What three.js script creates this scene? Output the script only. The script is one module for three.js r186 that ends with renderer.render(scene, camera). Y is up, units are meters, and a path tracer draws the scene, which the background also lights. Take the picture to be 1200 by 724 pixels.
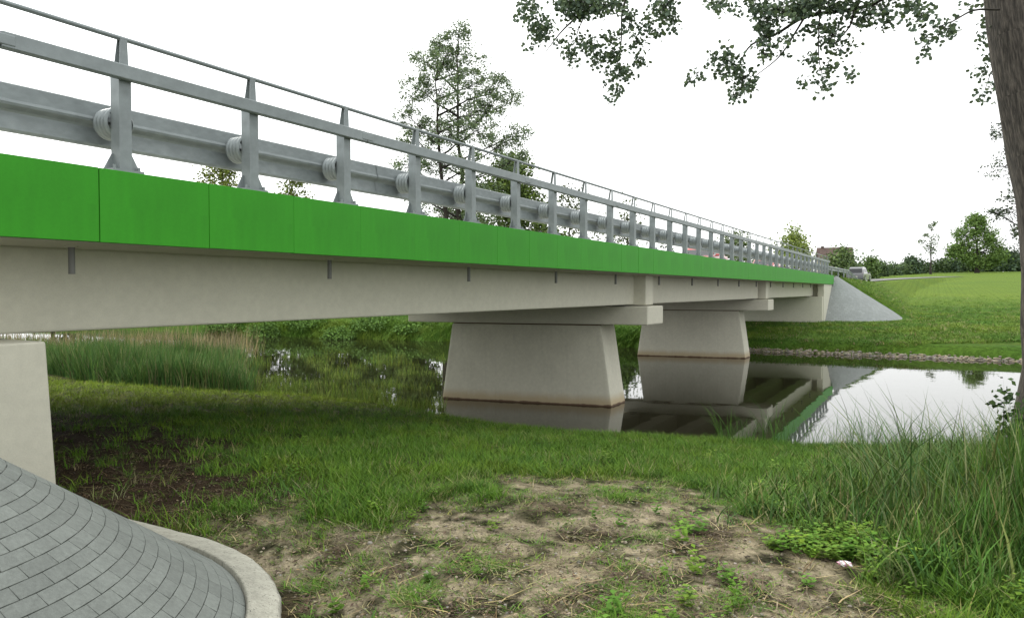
import * as THREE from 'three';
import { mergeGeometries } from 'three/addons/utils/BufferGeometryUtils.js';
import { RoundedBoxGeometry } from 'three/addons/geometries/RoundedBoxGeometry.js';
import { ImprovedNoise } from 'three/addons/math/ImprovedNoise.js';

// ---------------------------------------------------------------- camera, sky, sun, exposure
// World: y up, water level y = 0, the bridge runs along -z, "lat" = metres to the left of the camera (-x), "al" = metres along the bridge (-z).
const scene = new THREE.Scene();
const F = 867, YAW = 29.77 * Math.PI / 180, EYE = 2.95;
const camera = new THREE.PerspectiveCamera(2 * Math.atan(362 / F) * 180 / Math.PI, 1024 / 617, 0.1, 3000);
camera.position.set(0, EYE, 0);
camera.lookAt(-Math.sin(YAW) * 100, EYE - 100 * 22 / F, -Math.cos(YAW) * 100);
camera.updateMatrixWorld();
scene.add(camera);

const renderer = new THREE.WebGLRenderer({ antialias: true });
renderer.toneMapping = THREE.LinearToneMapping;
renderer.toneMappingExposure = 1.1;
renderer.shadowMap.enabled = true;

{ // bright overcast sky
  const w = 256, h = 128, d = new Float32Array(w * h * 4);
  for (let j = 0; j < h; j++) for (let i = 0; i < w; i++) {
    const el = Math.max(0, (j + 0.5) / h - 0.5) * Math.PI, a = (i + 0.5) / w * Math.PI * 2;
    const c = 1 + 0.035 * Math.sin(3 * a + 4 * el) * Math.cos(el) + 0.03 * Math.sin(7 * a - 9 * el) * Math.cos(el);
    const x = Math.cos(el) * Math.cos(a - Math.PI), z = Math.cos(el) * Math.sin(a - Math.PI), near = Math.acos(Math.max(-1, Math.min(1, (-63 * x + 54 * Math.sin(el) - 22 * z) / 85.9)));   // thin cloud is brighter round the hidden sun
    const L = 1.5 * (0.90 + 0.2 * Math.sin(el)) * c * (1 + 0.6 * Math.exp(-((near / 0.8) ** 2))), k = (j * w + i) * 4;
    d[k] = L * 0.985; d[k + 1] = L * 1.0; d[k + 2] = L * 0.995; d[k + 3] = 1;
  }
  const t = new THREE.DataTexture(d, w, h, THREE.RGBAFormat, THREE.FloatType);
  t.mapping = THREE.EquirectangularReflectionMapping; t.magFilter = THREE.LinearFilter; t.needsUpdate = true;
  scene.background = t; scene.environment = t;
}
const sun = new THREE.DirectionalLight(new THREE.Color(1, 0.95, 0.86), 1.35);
sun.position.set(-68, 54, -42); sun.target.position.set(-5, 0, -20);
sun.castShadow = true; sun.shadow.radius = 30; sun.shadow.mapSize.set(2048, 2048);
Object.assign(sun.shadow.camera, { left: -80, right: 80, top: 80, bottom: -80, near: 1, far: 300 });
scene.add(sun, sun.target);

// ---------------------------------------------------------------- helpers
let seed = 7;
const rnd = () => { seed |= 0; seed = seed + 0x6D2B79F5 | 0; let t = Math.imul(seed ^ seed >>> 15, 1 | seed); t = t + Math.imul(t ^ t >>> 7, 61 | t) ^ t; return ((t ^ t >>> 14) >>> 0) / 4294967296; };
const R = (a, b) => a + (b - a) * rnd();
const gauss = () => (rnd() + rnd() + rnd() + rnd() - 2) * 0.87;
const pn = new ImprovedNoise();
const noise = (x, y, z = 0) => pn.noise(x, y, z);
const fbm = (x, y, z = 0, o = 4) => { let s = 0, a = 0.5; for (let i = 0; i < o; i++) { s += a * noise(x, y, z + i * 7.3); x *= 2.03; y *= 2.03; a *= 0.5; } return s; };
const ss = (a, b, x) => { const t = Math.min(1, Math.max(0, (x - a) / (b - a))); return t * t * (3 - 2 * t); };
const lerp = (a, b, t) => a + (b - a) * t;
const V = (x, y, z) => new THREE.Vector3(x, y, z);
const W = (lat, al, y) => V(-lat, y, -al);
const rgb = (r, g, b) => new THREE.Color().setRGB(r, g, b);
const camR = V(1, 0, 0).applyQuaternion(camera.quaternion), camU = V(0, 1, 0).applyQuaternion(camera.quaternion), camF = V(0, 0, -1).applyQuaternion(camera.quaternion);
const ray = (px, py) => camF.clone().addScaledVector(camR, (px - 600) / F).addScaledVector(camU, (362 - py) / F);
const at = (px, py, depth) => camera.position.clone().addScaledVector(ray(px, py), depth);      // a pixel of the photograph plus a distance
const onY = (px, py, y) => { const r = ray(px, py); return camera.position.clone().addScaledVector(r, (y - EYE) / r.y); };
const flat = (px, depth) => { const p = at(px, 340, depth); return [-p.x, -p.z]; };              // lat, al of a pixel column at a distance

const used = {};
function numbered(n) { if (!(n in used)) { used[n] = 0; return n; } return n + '_' + String(++used[n]).padStart(3, '0'); }
function shade(o) { o.traverse((c) => { if (c.isMesh) { c.castShadow = true; c.receiveShadow = true; } }); return o; }
function tag(o, label, category, group, kind) {
  o.name = numbered(o.name); o.userData.label = label; o.userData.category = category;
  if (group) o.userData.group = group;
  if (kind) o.userData.kind = kind;
  scene.add(o); return shade(o);
}
function structure(o, label, category) { o.userData.kind = 'structure'; if (label) o.userData.label = label; if (category) o.userData.category = category; scene.add(o); return shade(o); }
function mesh(name, geo, mat, parent) { const m = new THREE.Mesh(geo, mat); m.name = name; if (parent) parent.add(m); return m; }
function group(name) { const g = new THREE.Group(); g.name = name; return g; }

class Mesher {                                        // collects triangles with colours and metre uvs
  constructor() { this.p = []; this.c = []; this.uv = []; this.ix = []; }
  v(p, c, u = 0, w = 0) { this.p.push(p.x, p.y, p.z); if (c) this.c.push(c.r, c.g, c.b); this.uv.push(u, w); return this.p.length / 3 - 1; }
  tri(a, b, c) { this.ix.push(a, b, c); }
  quad(a, b, c, d) { this.ix.push(a, b, c, a, c, d); }
  geo() {
    const g = new THREE.BufferGeometry();
    g.setAttribute('position', new THREE.Float32BufferAttribute(this.p, 3));
    if (this.c.length) g.setAttribute('color', new THREE.Float32BufferAttribute(this.c, 3));
    g.setAttribute('uv', new THREE.Float32BufferAttribute(this.uv, 2));
    g.setIndex(this.ix); g.computeVertexNormals(); return g;
  }
  tube(pts, radii, sides = 6, col, rough = 0) {
    let prev = null, len = 0, up = V(0.31, 0.12, 0.94);
    for (let i = 0; i < pts.length; i++) {
      const t = (pts[Math.min(i + 1, pts.length - 1)].clone().sub(pts[Math.max(i - 1, 0)])).normalize();
      const n = up.clone().addScaledVector(t, -up.dot(t)).normalize(), b = t.clone().cross(n); up = n;
      if (i) len += pts[i].distanceTo(pts[i - 1]);
      const ring = [];
      for (let k = 0; k <= sides; k++) {
        const a = k / sides * Math.PI * 2, r = radii[i] * (1 + rough * noise(Math.cos(a) * 2.2 + 5, Math.sin(a) * 2.2, len * 1.5));
        ring.push(this.v(pts[i].clone().addScaledVector(n, Math.cos(a) * r).addScaledVector(b, Math.sin(a) * r), col, a * radii[0], len));
      }
      if (prev) for (let k = 0; k < sides; k++) this.quad(prev[k], prev[k + 1], ring[k + 1], ring[k]);
      prev = ring;
    }
  }
}
function boxUV(g, ox = 0, oy = 0) {                   // uv in metres by the face's main direction
  g = g.index ? g.toNonIndexed() : g; const p = g.attributes.position, n = g.attributes.normal, u = new Float32Array(p.count * 2);
  for (let i = 0; i < p.count; i++) {
    const x = p.getX(i), y = p.getY(i), z = p.getZ(i), ax = Math.abs(n.getX(i)), ay = Math.abs(n.getY(i)), az = Math.abs(n.getZ(i));
    const q = ax >= ay && ax >= az ? [z, y] : ay >= az ? [x, z] : [x, y]; u[i * 2] = q[0] + ox; u[i * 2 + 1] = q[1] + oy;
  }
  g.setAttribute('uv', new THREE.BufferAttribute(u, 2)); return g;
}
// box between lat0..lat1, al0..al1, y0..y1, with rounded edges r
function block(l0, l1, a0, a1, y0, y1, r = 0) {
  const w = l1 - l0, d = a1 - a0, h = y1 - y0;
  const g = r ? new RoundedBoxGeometry(w, h, d, 1, r) : new THREE.BoxGeometry(w, h, d);
  g.translate(-(l0 + l1) / 2, (y0 + y1) / 2, -(a0 + a1) / 2); return boxUV(g);
}
function skewed(g, k, l0) { const p = g.attributes.position; for (let i = 0; i < p.count; i++) p.setZ(i, p.getZ(i) + k * (-p.getX(i) - l0)); g.computeVertexNormals(); return g; }

function dataTex(n, fn, srgb, rep = 1) {
  const d = new Uint8Array(n * n * 4);
  for (let j = 0; j < n; j++) for (let i = 0; i < n; i++) { const c = fn(i / n, j / n), k = (j * n + i) * 4; for (let q = 0; q < 3; q++) d[k + q] = Math.max(0, Math.min(255, 255 * (Array.isArray(c) ? c[q] : c))); d[k + 3] = 255; }
  const t = new THREE.DataTexture(d, n, n); t.wrapS = t.wrapT = THREE.RepeatWrapping; t.magFilter = THREE.LinearFilter; t.minFilter = THREE.LinearMipmapLinearFilter; t.generateMipmaps = true;
  if (srgb) t.colorSpace = THREE.SRGBColorSpace; t.repeat.set(rep, rep); t.needsUpdate = true; return t;
}
// tiling noise: value noise on a lattice that wraps round
const hash2 = (i, j, k) => { let h = Math.imul(i, 374761393) + Math.imul(j, 668265263) + Math.imul(k, 974634777) | 0; h = Math.imul(h ^ h >>> 13, 1274126177); return ((h ^ h >>> 16) >>> 0) / 2147483648 - 1; };
const tile = (u, v, s, o = 4) => {
  let t = 0, a = 0.36;
  for (let k = 0; k < o; k++, s *= 2, a *= 0.55) {
    const x = (u - Math.floor(u)) * s, y = (v - Math.floor(v)) * s, i = Math.floor(x), j = Math.floor(y), fx = x - i, fy = y - j, p = fx * fx * (3 - 2 * fx), q = fy * fy * (3 - 2 * fy), i1 = (i + 1) % s, j1 = (j + 1) % s, i0 = i % s, j0 = j % s;
    t += a * lerp(lerp(hash2(i0, j0, k), hash2(i1, j0, k), p), lerp(hash2(i0, j1, k), hash2(i1, j1, k), p), q);
  }
  return t;
};

// ---------------------------------------------------------------- materials
const concreteTex = dataTex(512, (u, v) => { const n = 0.92 + 0.02 * tile(u, v, 4) + 0.04 * tile(u, v, 40, 2) + (rnd() - 0.5) * 0.04; return [n, n, n * 0.985]; }, true, 0.4);
const fineBump = dataTex(256, (u, v) => 0.5 + 0.35 * tile(u, v, 24, 3) + (rnd() - 0.5) * 0.25, false, 2.2);
const std = (c, rough, extra = {}) => new THREE.MeshPhysicalMaterial({ color: c, roughness: rough, side: THREE.DoubleSide, ...extra });
const M = {
  concrete: std(rgb(0.66, 0.64, 0.545), 0.85, { map: concreteTex, bumpMap: fineBump, bumpScale: 0.002 }),
  kerb: std(rgb(0.50, 0.485, 0.43), 0.95, { map: dataTex(512, (u, v) => { let n = 0.84 + 0.12 * tile(u, v, 6) + 0.14 * tile(u, v, 60, 2) + (rnd() - 0.5) * 0.1; if (tile(u, v, 70, 2) > 0.33 - 0.1 * tile(u, v, 5, 2)) n *= 0.55; return [n, n, n * 0.97]; }, true, 1.6), bumpMap: fineBump, bumpScale: 0.006 }),
  green: std(rgb(0.048, 0.36, 0.018), 0.55, { specularIntensity: 0.45, map: dataTex(256, (u, v) => 0.92 + 0.06 * tile(u, v, 3) + 0.05 * tile(u, v * 0.1, 60, 2) + (rnd() - 0.5) * 0.03, true, 0.35) }),
  steel: std(rgb(0.30, 0.34, 0.345), 0.45, { metalness: 0.3, map: dataTex(256, (u, v) => 0.88 + 0.1 * tile(u, v, 9, 3) + (rnd() - 0.5) * 0.04, true, 1.5) }),
  pipe: std(rgb(0.17, 0.17, 0.16), 0.6),
  asphalt: std(rgb(0.07, 0.07, 0.07), 0.9),
  darkSoil: std(rgb(0.05, 0.04, 0.03), 1),
};

// ---------------------------------------------------------------- ground
const CONE = { lat: 4.36, al: 1.29, y0: 1.25, y1: 2.62, r: 1.83 };         // paved slope by the near abutment
const FCONE = { lat: 5.8, al: 54.3, y0: 0.91, y1: 3.93, r: 4.7 };           // paved cone by the far abutment
const coneDist = (lat, al) => Math.hypot(Math.max(0, CONE.lat - lat), Math.max(0, al - CONE.al));
const nearEdge = (lat) => 14.3 + 0.55 * Math.sin(lat * 0.5 + 1) + 0.35 * noise(lat * 0.6, 4.2) + 1.2 * ss(2.5, -2, lat) + 0.6 * ss(13, 20, lat);
const farEdge = (lat) => 36.6 - 0.1 * (Math.min(lat, 40) - 7) * ss(6, 12, lat) + 0.25 * noise(lat * 0.4, 9);
const roadC = (al) => 9.4 - 0.0006 * Math.max(0, al - 56) ** 2;
const roadY = (al) => 3.8 + 0.02 * Math.max(0, al - 85) - 0.0 * al;
function fieldY(lat, al) {
  let y = 0.55 + 0.45 * ss(37.5, 47, al) + 0.0335 * Math.max(0, Math.min(al, 285) - 50);
  y += 0.9 * ss(14, 24, lat) * ss(37, 44, al);
  return y + 0.10 * fbm(lat * 0.12, al * 0.12, 2) * ss(40, 60, al);
}
function groundY(lat, al) {
  const ne = nearEdge(lat), fe = farEdge(lat);
  let y;
  if (al < 26) {
    y = 1.33 - 1.25 * Math.pow(Math.min(1, Math.max(0, (al - 5) / (ne - 5.3))), 1.15) - 0.05 * ss(1, 5, lat) * ss(9, 5, al);
    y = lerp(y, -1.3, ss(ne - 0.5, ne + 3, al));
    y += (0.05 * fbm(lat * 0.7, al * 0.7) + 0.022 * fbm(lat * 4, al * 4, 5)) * ss(ne + 0.5, ne - 2, al);
    const d = coneDist(lat, al);
    y = lerp(1.2, y, ss(1.9, 2.9, d));
    if (d < 1.7) y = Math.min(1.15, y);
    y += 0.06 * ss(-1, -3, lat) * ss(4, 8, al);
  } else {
    y = lerp(-1.3, 0.55, ss(fe - 1.6, fe + 1.3, al));
    if (al > fe + 1.3) y = fieldY(lat, al);
    if (al > 47) {                                                   // the road's embankment
      const edge = Math.max(0, Math.abs(lat - roadC(al)) - 3.9), top = roadY(al) - 0.06;
      y = Math.max(y, lerp(y, top - Math.max(0, edge - 0.2) / 1.55, ss(53.2, 54.2, al)));
      if (al > 50.6 && al < 54.3 && lat > 6.2 && lat < 12.5) y = Math.max(y, 2.2);
    }
  }
  return y;
}
// what the ground is made of near the camera: 1 = bare sand, 0 = grown over
const sandy = (lat, al) => { const a = lat - 2.0, b = al - 3.9, u = a * 0.93 + b * 0.36, w = b * 0.93 - a * 0.36; return 1 - ss(0.4, 1.25, Math.hypot(u / 2.15, w / 3.1) + 1.15 * fbm(lat * 0.95, al * 0.95, 8) + 0.5 * fbm(lat * 3.5, al * 3.5, 18)); };
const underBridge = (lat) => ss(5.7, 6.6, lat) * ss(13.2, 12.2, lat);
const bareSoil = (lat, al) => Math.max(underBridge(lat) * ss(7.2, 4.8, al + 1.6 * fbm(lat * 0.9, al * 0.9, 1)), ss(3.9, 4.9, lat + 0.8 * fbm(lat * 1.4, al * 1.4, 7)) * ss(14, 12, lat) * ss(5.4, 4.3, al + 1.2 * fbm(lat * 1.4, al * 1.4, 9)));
{
  const spans = (list) => { const o = []; for (const [a, b, s] of list) for (let x = a; x < b - 1e-6; x += s) o.push(x); o.push(list[list.length - 1][1]); return o; };
  const L = spans([[-420, -100, 20], [-100, -20, 4], [-20, -5, 0.6], [-5, -2, 0.15], [-2, 7, 0.05], [7, 14, 0.12], [14, 30, 0.5], [30, 100, 3.5], [100, 480, 20]]);
  const A = spans([[-30, 0, 2], [0, 1, 0.25], [1, 9.5, 0.05], [9.5, 17.5, 0.12], [17.5, 34, 1], [34, 39, 0.2], [39, 60, 0.5], [60, 160, 2], [160, 300, 7], [300, 900, 50]]);
  const m = new Mesher(), c = rgb(0, 0, 0);
  for (const al of A) for (const lat of L) {
    const y = groundY(lat, al), s = al < 12 ? sandy(lat, al) : 0, b = bareSoil(lat, al), n = fbm(lat * 3, al * 3, 4), n2 = fbm(lat * 11, al * 11, 6, 3);
    if (al < 26) {
      let r = 0.055 + 0.03 * n, g = 0.058 + 0.035 * n, bl = 0.026;                    // earth between the grass
      const t = s * ss(-0.22, 0.12, n + 0.55 * n2);
      r = lerp(r, 0.43 + 0.10 * n2, t); g = lerp(g, 0.375 + 0.09 * n2, t); bl = lerp(bl, 0.265 + 0.07 * n2, t);
      const li = s * ss(0.02, 0.3, fbm(lat * 1.9, al * 1.9, 12) + 0.35 * n2) * 0.8;  // dark dead leaves lying on the sand
      r = lerp(r, 0.10, li); g = lerp(g, 0.075, li); bl = lerp(bl, 0.048, li);
      r = lerp(r, 0.062, b); g = lerp(g, 0.045, b); bl = lerp(bl, 0.03, b);  // bare brown soil, toned darker to carry the shade by the bridge
      if (y < 0.25) { const w = ss(0.25, -0.1, y); r = lerp(r, 0.04, w); g = lerp(g, 0.035, w); bl = lerp(bl, 0.02, w); }
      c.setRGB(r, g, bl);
    } else {
      const k = fbm(lat * 0.09, al * 0.09, 3) + 0.5 * fbm(lat * 0.5, al * 0.5, 5);
      let r = 0.085 + 0.05 * k, g = 0.175 + 0.05 * k, bl = 0.026;
      const meadow = ss(62, 85, al); r = lerp(r, 0.17 + 0.05 * k, meadow); g = lerp(g, 0.27 + 0.05 * k, meadow); bl = lerp(bl, 0.045, meadow);
      const dry = ss(0.12, 0.4, fbm(lat * 0.25 + 4, al * 0.5, 15)) * ss(60, 45, al) * ss(8, 3, lat); r = lerp(r, 0.17, dry * 0.6); g = lerp(g, 0.14, dry * 0.6);
      c.setRGB(r, g, bl);
    }
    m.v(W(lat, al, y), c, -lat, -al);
  }
  for (let j = 0; j < A.length - 1; j++) for (let i = 0; i < L.length - 1; i++) { const k = j * L.length + i; m.quad(k, k + L.length, k + L.length + 1, k + 1); }
  const detail = dataTex(512, (u, v) => { let n = 0.78 + 0.25 * tile(u, v, 10) + 0.22 * tile(u, v, 90, 2) + (rnd() - 0.5) * 0.28; if (tile(u + 0.0, v, 55, 2) > 0.28) n *= 0.6; return [n, n * 0.985, n * 0.96]; }, true, 0.8);
  const gm = mesh('ground', m.geo(), std(rgb(1.1, 1.1, 1.1), 1, { specularIntensity: 0.12, vertexColors: true, map: detail, bumpMap: detail, bumpScale: 0.012 }));
  structure(gm, 'grassy river banks with a sandy bare patch and a rising meadow beyond', 'ground');
}
{ // the river
  const g = new THREE.PlaneGeometry(700, 24.5, 1, 1); g.rotateX(-Math.PI / 2); g.translate(0, 0, -26.2); boxUV(g);
  const uv = g.attributes.uv, p = g.attributes.position; for (let i = 0; i < uv.count; i++) uv.setXY(i, p.getX(i), p.getZ(i));
  const ripple = dataTex(512, (u, v) => 0.5 + 0.5 * tile(u, v, 7, 3), false, 0.16);
  const water = mesh('river_water', g, std(rgb(0.016, 0.015, 0.008), 0.025, { ior: 1.5, bumpMap: ripple, bumpScale: 0.003 }));
  structure(water, 'calm dark river water mirroring the bridge and the bright sky', 'water');
}

// ---------------------------------------------------------------- the bridge
const bridge = group('road_bridge');
{
  const SK = 0.2, L0 = 6.15;
  // tide stain on the piers: brown silt up to an uneven line, as in the photograph
  const pierMat = (() => {
    const n = 512, hgt = 2.2;
    const t = dataTex(n, (u, v) => {
      const y = v * hgt - 0.15, k = 0.92 + 0.04 * tile(u, v, 4) + 0.05 * tile(u, v, 40, 2) + (rnd() - 0.5) * 0.04;
      const line = 0.22 + 0.05 * tile(u, 0.3, 9) + 0.03 * tile(u, 0.6, 40, 2), s = ss(line + 0.12, line - 0.16, y) * 0.75, wet = ss(0.05, 0.02, y + 0.03 * tile(u, 0.1, 12));
      const streak = 0.05 * Math.max(0, tile(u, v * 0.08, 30, 3)) ;
      let c = [k - streak, k - streak, 0.985 * k - streak]; c = [lerp(c[0], 0.80, s), lerp(c[1], 0.72, s), lerp(c[2], 0.60, s)];
      return c.map((x, i) => lerp(x, [0.45, 0.36, 0.30][i], wet));
    }, true);
    t.repeat.set(1 / hgt, 1 / hgt); t.offset.set(0, 0.15 / hgt);
    return std(M.concrete.color, 0.85, { map: t, bumpMap: fineBump, bumpScale: 0.002 });
  })();
  const A0 = -4, A1 = 53.9;
  // deck slab with kerb beams, extruded cross-section
  const sec = [[5.93, 3.335], [5.93, 3.925], [6.75, 3.945], [6.78, 3.80], [12.0, 3.80], [12.03, 3.945], [12.82, 3.925], [12.82, 3.335], [12.3, 3.315], [6.5, 3.315]];
  const sh = new THREE.Shape(sec.map(([l, y]) => new THREE.Vector2(-l, y)));
  const dg = new THREE.ExtrudeGeometry(sh, { depth: A1 - A0, bevelEnabled: false }); dg.translate(0, 0, -A1);
  mesh('deck_slab', boxUV(dg), M.concrete, bridge);
  mesh('road_surface', block(6.82, 11.98, A0, A1, 3.802, 3.83), M.asphalt, bridge);
  // green edge panels, one by one
  const pl = 1.045, first = 3.55 - 7 * pl;
  const shapes = [0.001, 0.008].map((gap) => boxUV(new RoundedBoxGeometry(0.05, 0.6, pl - gap, 1, 0.0035)));
  for (let k = 0; k < 55; k++) {
    const a = first + (k + 0.5) * pl; if (a + pl / 2 > A1 + 0.4) break;
    const wide = k === 6 || k === 7 || k === 18 || k === 19;
    for (const side of [0, 1]) {
      if (side && k % 1) continue;
      const p = mesh('fascia_panel', shapes[wide ? 1 : 0], M.green, bridge);
      p.position.set(side ? -12.85 : -5.901 + 0.0015 * Math.sin(k * 5.1), 3.64 + 0.001 * Math.sin(k * 3.3), -a);
    }
  }
  // girders of three spans
  const ends = [[2.2, 17.9], [18.3, 32.9], [33.3, 49.6]];
  for (const [a0, a1] of ends) for (const l of [6.6, 8.25, 9.9, 11.5]) mesh('girder', skewed(block(l, l + 0.62, a0, a1, 2.59, 3.32, 0.02), SK, L0), M.concrete, bridge);
  // drain pipes under the overhang
  for (let k = -1; k < 17; k++) {
    const a = 3.56 + 3.05 * k; if (a < 1 || Math.abs(a - 18.1) < 0.2) continue;
    const g = new THREE.CylinderGeometry(0.026, 0.026, 0.3, 10, 1, true); const d = mesh('drain_pipe', g, M.pipe, bridge); d.position.copy(W(6.3, a, 3.235));
    const lip = mesh('pipe_collar', new THREE.CylinderGeometry(0.05, 0.05, 0.02, 12), M.concrete, d); lip.position.y = 0.085;
  }
  // two river piers
  for (const pa of [18.1, 33.35]) {
    const pier = group('pier'); bridge.add(pier);
    mesh('crossbeam', skewed(block(6.3, 12.45, pa - 0.28, pa + 0.28, 2.575, 3.33, 0.02), SK, L0), M.concrete, pier);
    const cg = block(6.15, 12.57, pa - 0.6, pa + 0.6, 2.06, 2.55, 0.025);
    { const p = cg.attributes.position; for (let i = 0; i < p.count; i++) { const l = -p.getX(i); if (p.getY(i) < 2.2) p.setY(i, p.getY(i) + 0.025 * (l < 7 ? 1 : l > 12 ? 1 : 0)); } }
    mesh('pier_cap', skewed(cg, SK, L0), M.concrete, pier);
    const sg = new RoundedBoxGeometry(1, 1, 1, 3, 0.02), p = sg.attributes.position;
    for (let i = 0; i < p.count; i++) {
      const t = p.getY(i) + 0.5, y = lerp(-1.6, 2.08, t), l0 = lerp(6.85, 7.36, t), l1 = lerp(11.86, 11.36, t), th = lerp(1.02, 0.92, t);
      p.setXYZ(i, -lerp(l1, l0, p.getX(i) + 0.5), y, -pa + p.getZ(i) * th);
    }
    sg.computeVertexNormals(); mesh('pier_shaft', skewed(boxUV(sg), SK, L0), pierMat, pier);
    for (const l of [6.9, 8.55, 10.2, 11.8]) mesh('bearing', skewed(block(l - 0.15, l + 0.15, pa - 0.5, pa + 0.5, 2.54, 2.592), SK, L0), M.pipe, pier);
  }
  // near abutment: wall, bearings, back wall and wing wall
  const na = group('abutment'); bridge.add(na);
  const wg = block(6.12, 12.7, 1.7, 3.25, 0.4, 2.545, 0.02); { const p = wg.attributes.position; for (let i = 0; i < p.count; i++) { const z = -p.getZ(i); if (z > 2.5) p.setZ(i, p.getZ(i) - 0.06 * (2.545 - p.getY(i)) / 2.145 * 2); } }
  mesh('abutment_wall', wg, M.concrete, na);
  mesh('back_wall', block(6.2, 12.6, 1.2, 2.0, 1.2, 3.314), M.concrete, na);
  mesh('wing_wall', block(6.0, 6.35, -9, 1.69, 1.0, 3.31), M.concrete, na);
  for (const l of [6.9, 8.55, 10.2, 11.8]) mesh('bearing', block(l - 0.15, l + 0.15, 2.5, 2.9, 2.54, 2.592), M.pipe, na);
  // far abutment
  const fa = group('abutment'); bridge.add(fa);
  mesh('abutment_wall', skewed(block(5.98, 12.75, 48.75, 49.9, 0.3, 2.55, 0.02), SK, L0), M.concrete, fa);
  mesh('back_wall', skewed(block(6.02, 12.7, 49.62, 50.3, 2.5, 3.314), SK, L0), M.concrete, fa);
  mesh('wing_wall', block(5.95, 6.3, 49.2, 54.2, 0.3, 3.33), M.concrete, fa);
  mesh('wing_wall', block(12.4, 12.75, 49.2, 54.2, 0.3, 3.33), M.concrete, fa);
  for (const l of [6.9, 8.55, 10.2, 11.8]) mesh('bearing', skewed(block(l - 0.15, l + 0.15, 49.1, 49.5, 2.54, 2.592), SK, L0), M.pipe, fa);
}
tag(bridge, 'concrete road bridge with bright green edge panels on battered piers in the river', 'bridge');

// ---------------------------------------------------------------- the barrier along the bridge's edge
const barrier = group('bridge_barrier');
{
  const DK = 3.94;
  const prof = (pts, len) => { const s = new THREE.Shape(pts.map(([a, b]) => new THREE.Vector2(a, b))); return new THREE.ExtrudeGeometry(s, { depth: len, bevelEnabled: false }); };
  // channel-shaped post, open towards the road; a tapered head up to the hand rail
  const chan = prof([[-0.055, 0.06], [0.055, 0.06], [0.055, -0.06], [0.045, -0.06], [0.045, 0.05], [-0.045, 0.05], [-0.045, -0.06], [-0.055, -0.06]], 0.80);
  chan.rotateX(-Math.PI / 2); // now along +y, section in x,z
  const postGeo = (() => {
    const a = chan.clone(); a.rotateY(-Math.PI / 2);                 // flanges face the river side
    const bar = (x0, x1) => { const g = new THREE.BoxGeometry(0.009, 0.34, 0.05); const p = g.attributes.position; for (let i = 0; i < p.count; i++) { const t = p.getY(i) / 0.34 + 0.5; p.setX(i, p.getX(i) + lerp(x0, x1, t)); p.setZ(i, p.getZ(i) * lerp(1.7, 1.25, t)); } g.translate(0, 0.945, 0); g.computeVertexNormals(); return g; };
    const h1 = bar(0.05, 0.045), h2 = bar(-0.05, 0.008);
    return boxUV(mergeGeometries([a, h1, h2].map((g) => { const q = g.index ? g.toNonIndexed() : g; return q; })));
  })();
  const gus = (() => { const s = new THREE.Shape([[0, 0], [0.095, 0], [0.02, 0.14], [0, 0.14]].map(([a, b]) => new THREE.Vector2(a, b))); return new THREE.ExtrudeGeometry(s, { depth: 0.012, bevelEnabled: false }); })();
  const plateG = new THREE.BoxGeometry(0.24, 0.022, 0.28);
  const boltG = new THREE.CylinderGeometry(0.014, 0.014, 0.04, 6);
  const ring = []; for (let i = 0; i <= 16; i++) ring.push(new THREE.Vector2(0.115 + 0.02 * Math.abs(Math.sin(i / 16 * Math.PI * 4)), i / 16 * 0.20));
  const spacerG = (() => { const g = new THREE.LatheGeometry(ring, 20); g.rotateZ(Math.PI / 2); return g; })();
  const als = []; for (let i = -3; i <= 35; i++) als.push((3.757 + 1.3333 * i) * 1.0225);
  for (const a of als) {
    const p = mesh('post', postGeo, M.steel, barrier); p.position.copy(W(6.03, a, DK + 0.02));
    const b = mesh('base_plate', plateG, M.steel, p); b.position.set(-0.02, -0.005, 0);
    for (const s of [1, -1]) { const g = mesh('gusset', gus, M.steel, p); g.rotation.y = s > 0 ? -Math.PI / 2 : Math.PI / 2; g.position.set(-0.03 * s, 0.006, 0.045 * s); }
    for (const [x, z] of [[0.07, 0.11], [0.07, -0.11]]) { const q = mesh('bolt', boltG, M.steel, p); q.position.set(x, 0.02, z); }
    const sp = mesh('spacer', spacerG, M.steel, barrier); sp.position.copy(W(6.09, a + 0.03, 4.385));
  }
  const a0 = als[0] - 0.9, a1 = als[als.length - 1] + 0.15;
  const tg = new THREE.CylinderGeometry(0.021, 0.021, a1 - a0, 10, 1); tg.rotateX(Math.PI / 2); tg.translate(-6.0, DK + 1.135, -(a0 + a1) / 2); mesh('hand_rail', boxUV(tg), M.steel, barrier);
  for (let a = a0; a < a1 - 0.1; a += 4) {
    const e = Math.min(a + 4, a1);
    mesh('middle_rail', block(5.90, 5.975, a + 0.004, e - 0.004, 4.715, 4.838, 0.012), M.steel, barrier);
    if (a > a0) mesh('rail_sleeve', block(5.895, 5.98, a - 0.1, a + 0.1, 4.735, 4.818, 0.01), M.steel, barrier);
  }
  // w-shaped guard beam in 4 m lengths, lapped at the joints
  const wp = [[0.055, 0.195], [0.04, 0.185], [0.012, 0.06], [0.0, 0.035], [0.004, 0.015], [0.05, -0.012], [0.062, -0.03], [0.06, -0.045], [0.03, -0.17], [0.04, -0.19], [0.052, -0.195]];
  const beam = (l, off) => { const m = new Mesher(); for (const z of [0, -l]) for (const [x, y] of wp) m.v(V(-x - off, y, z), null, z, y * 2); const n = wp.length; for (let i = 0; i < n - 1; i++) m.quad(i, i + 1, n + i + 1, n + i); return m.geo().toNonIndexed(); };
  const bg = beam(4.12, 0); bg.computeVertexNormals();
  let k = 0; for (let a = als[0] - 0.25; a < a1; a += 4, k++) { const b = mesh('guard_beam', bg, M.steel, barrier); b.position.copy(W(6.29 + (k % 2) * 0.006, a, 4.385)); }
}
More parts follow.
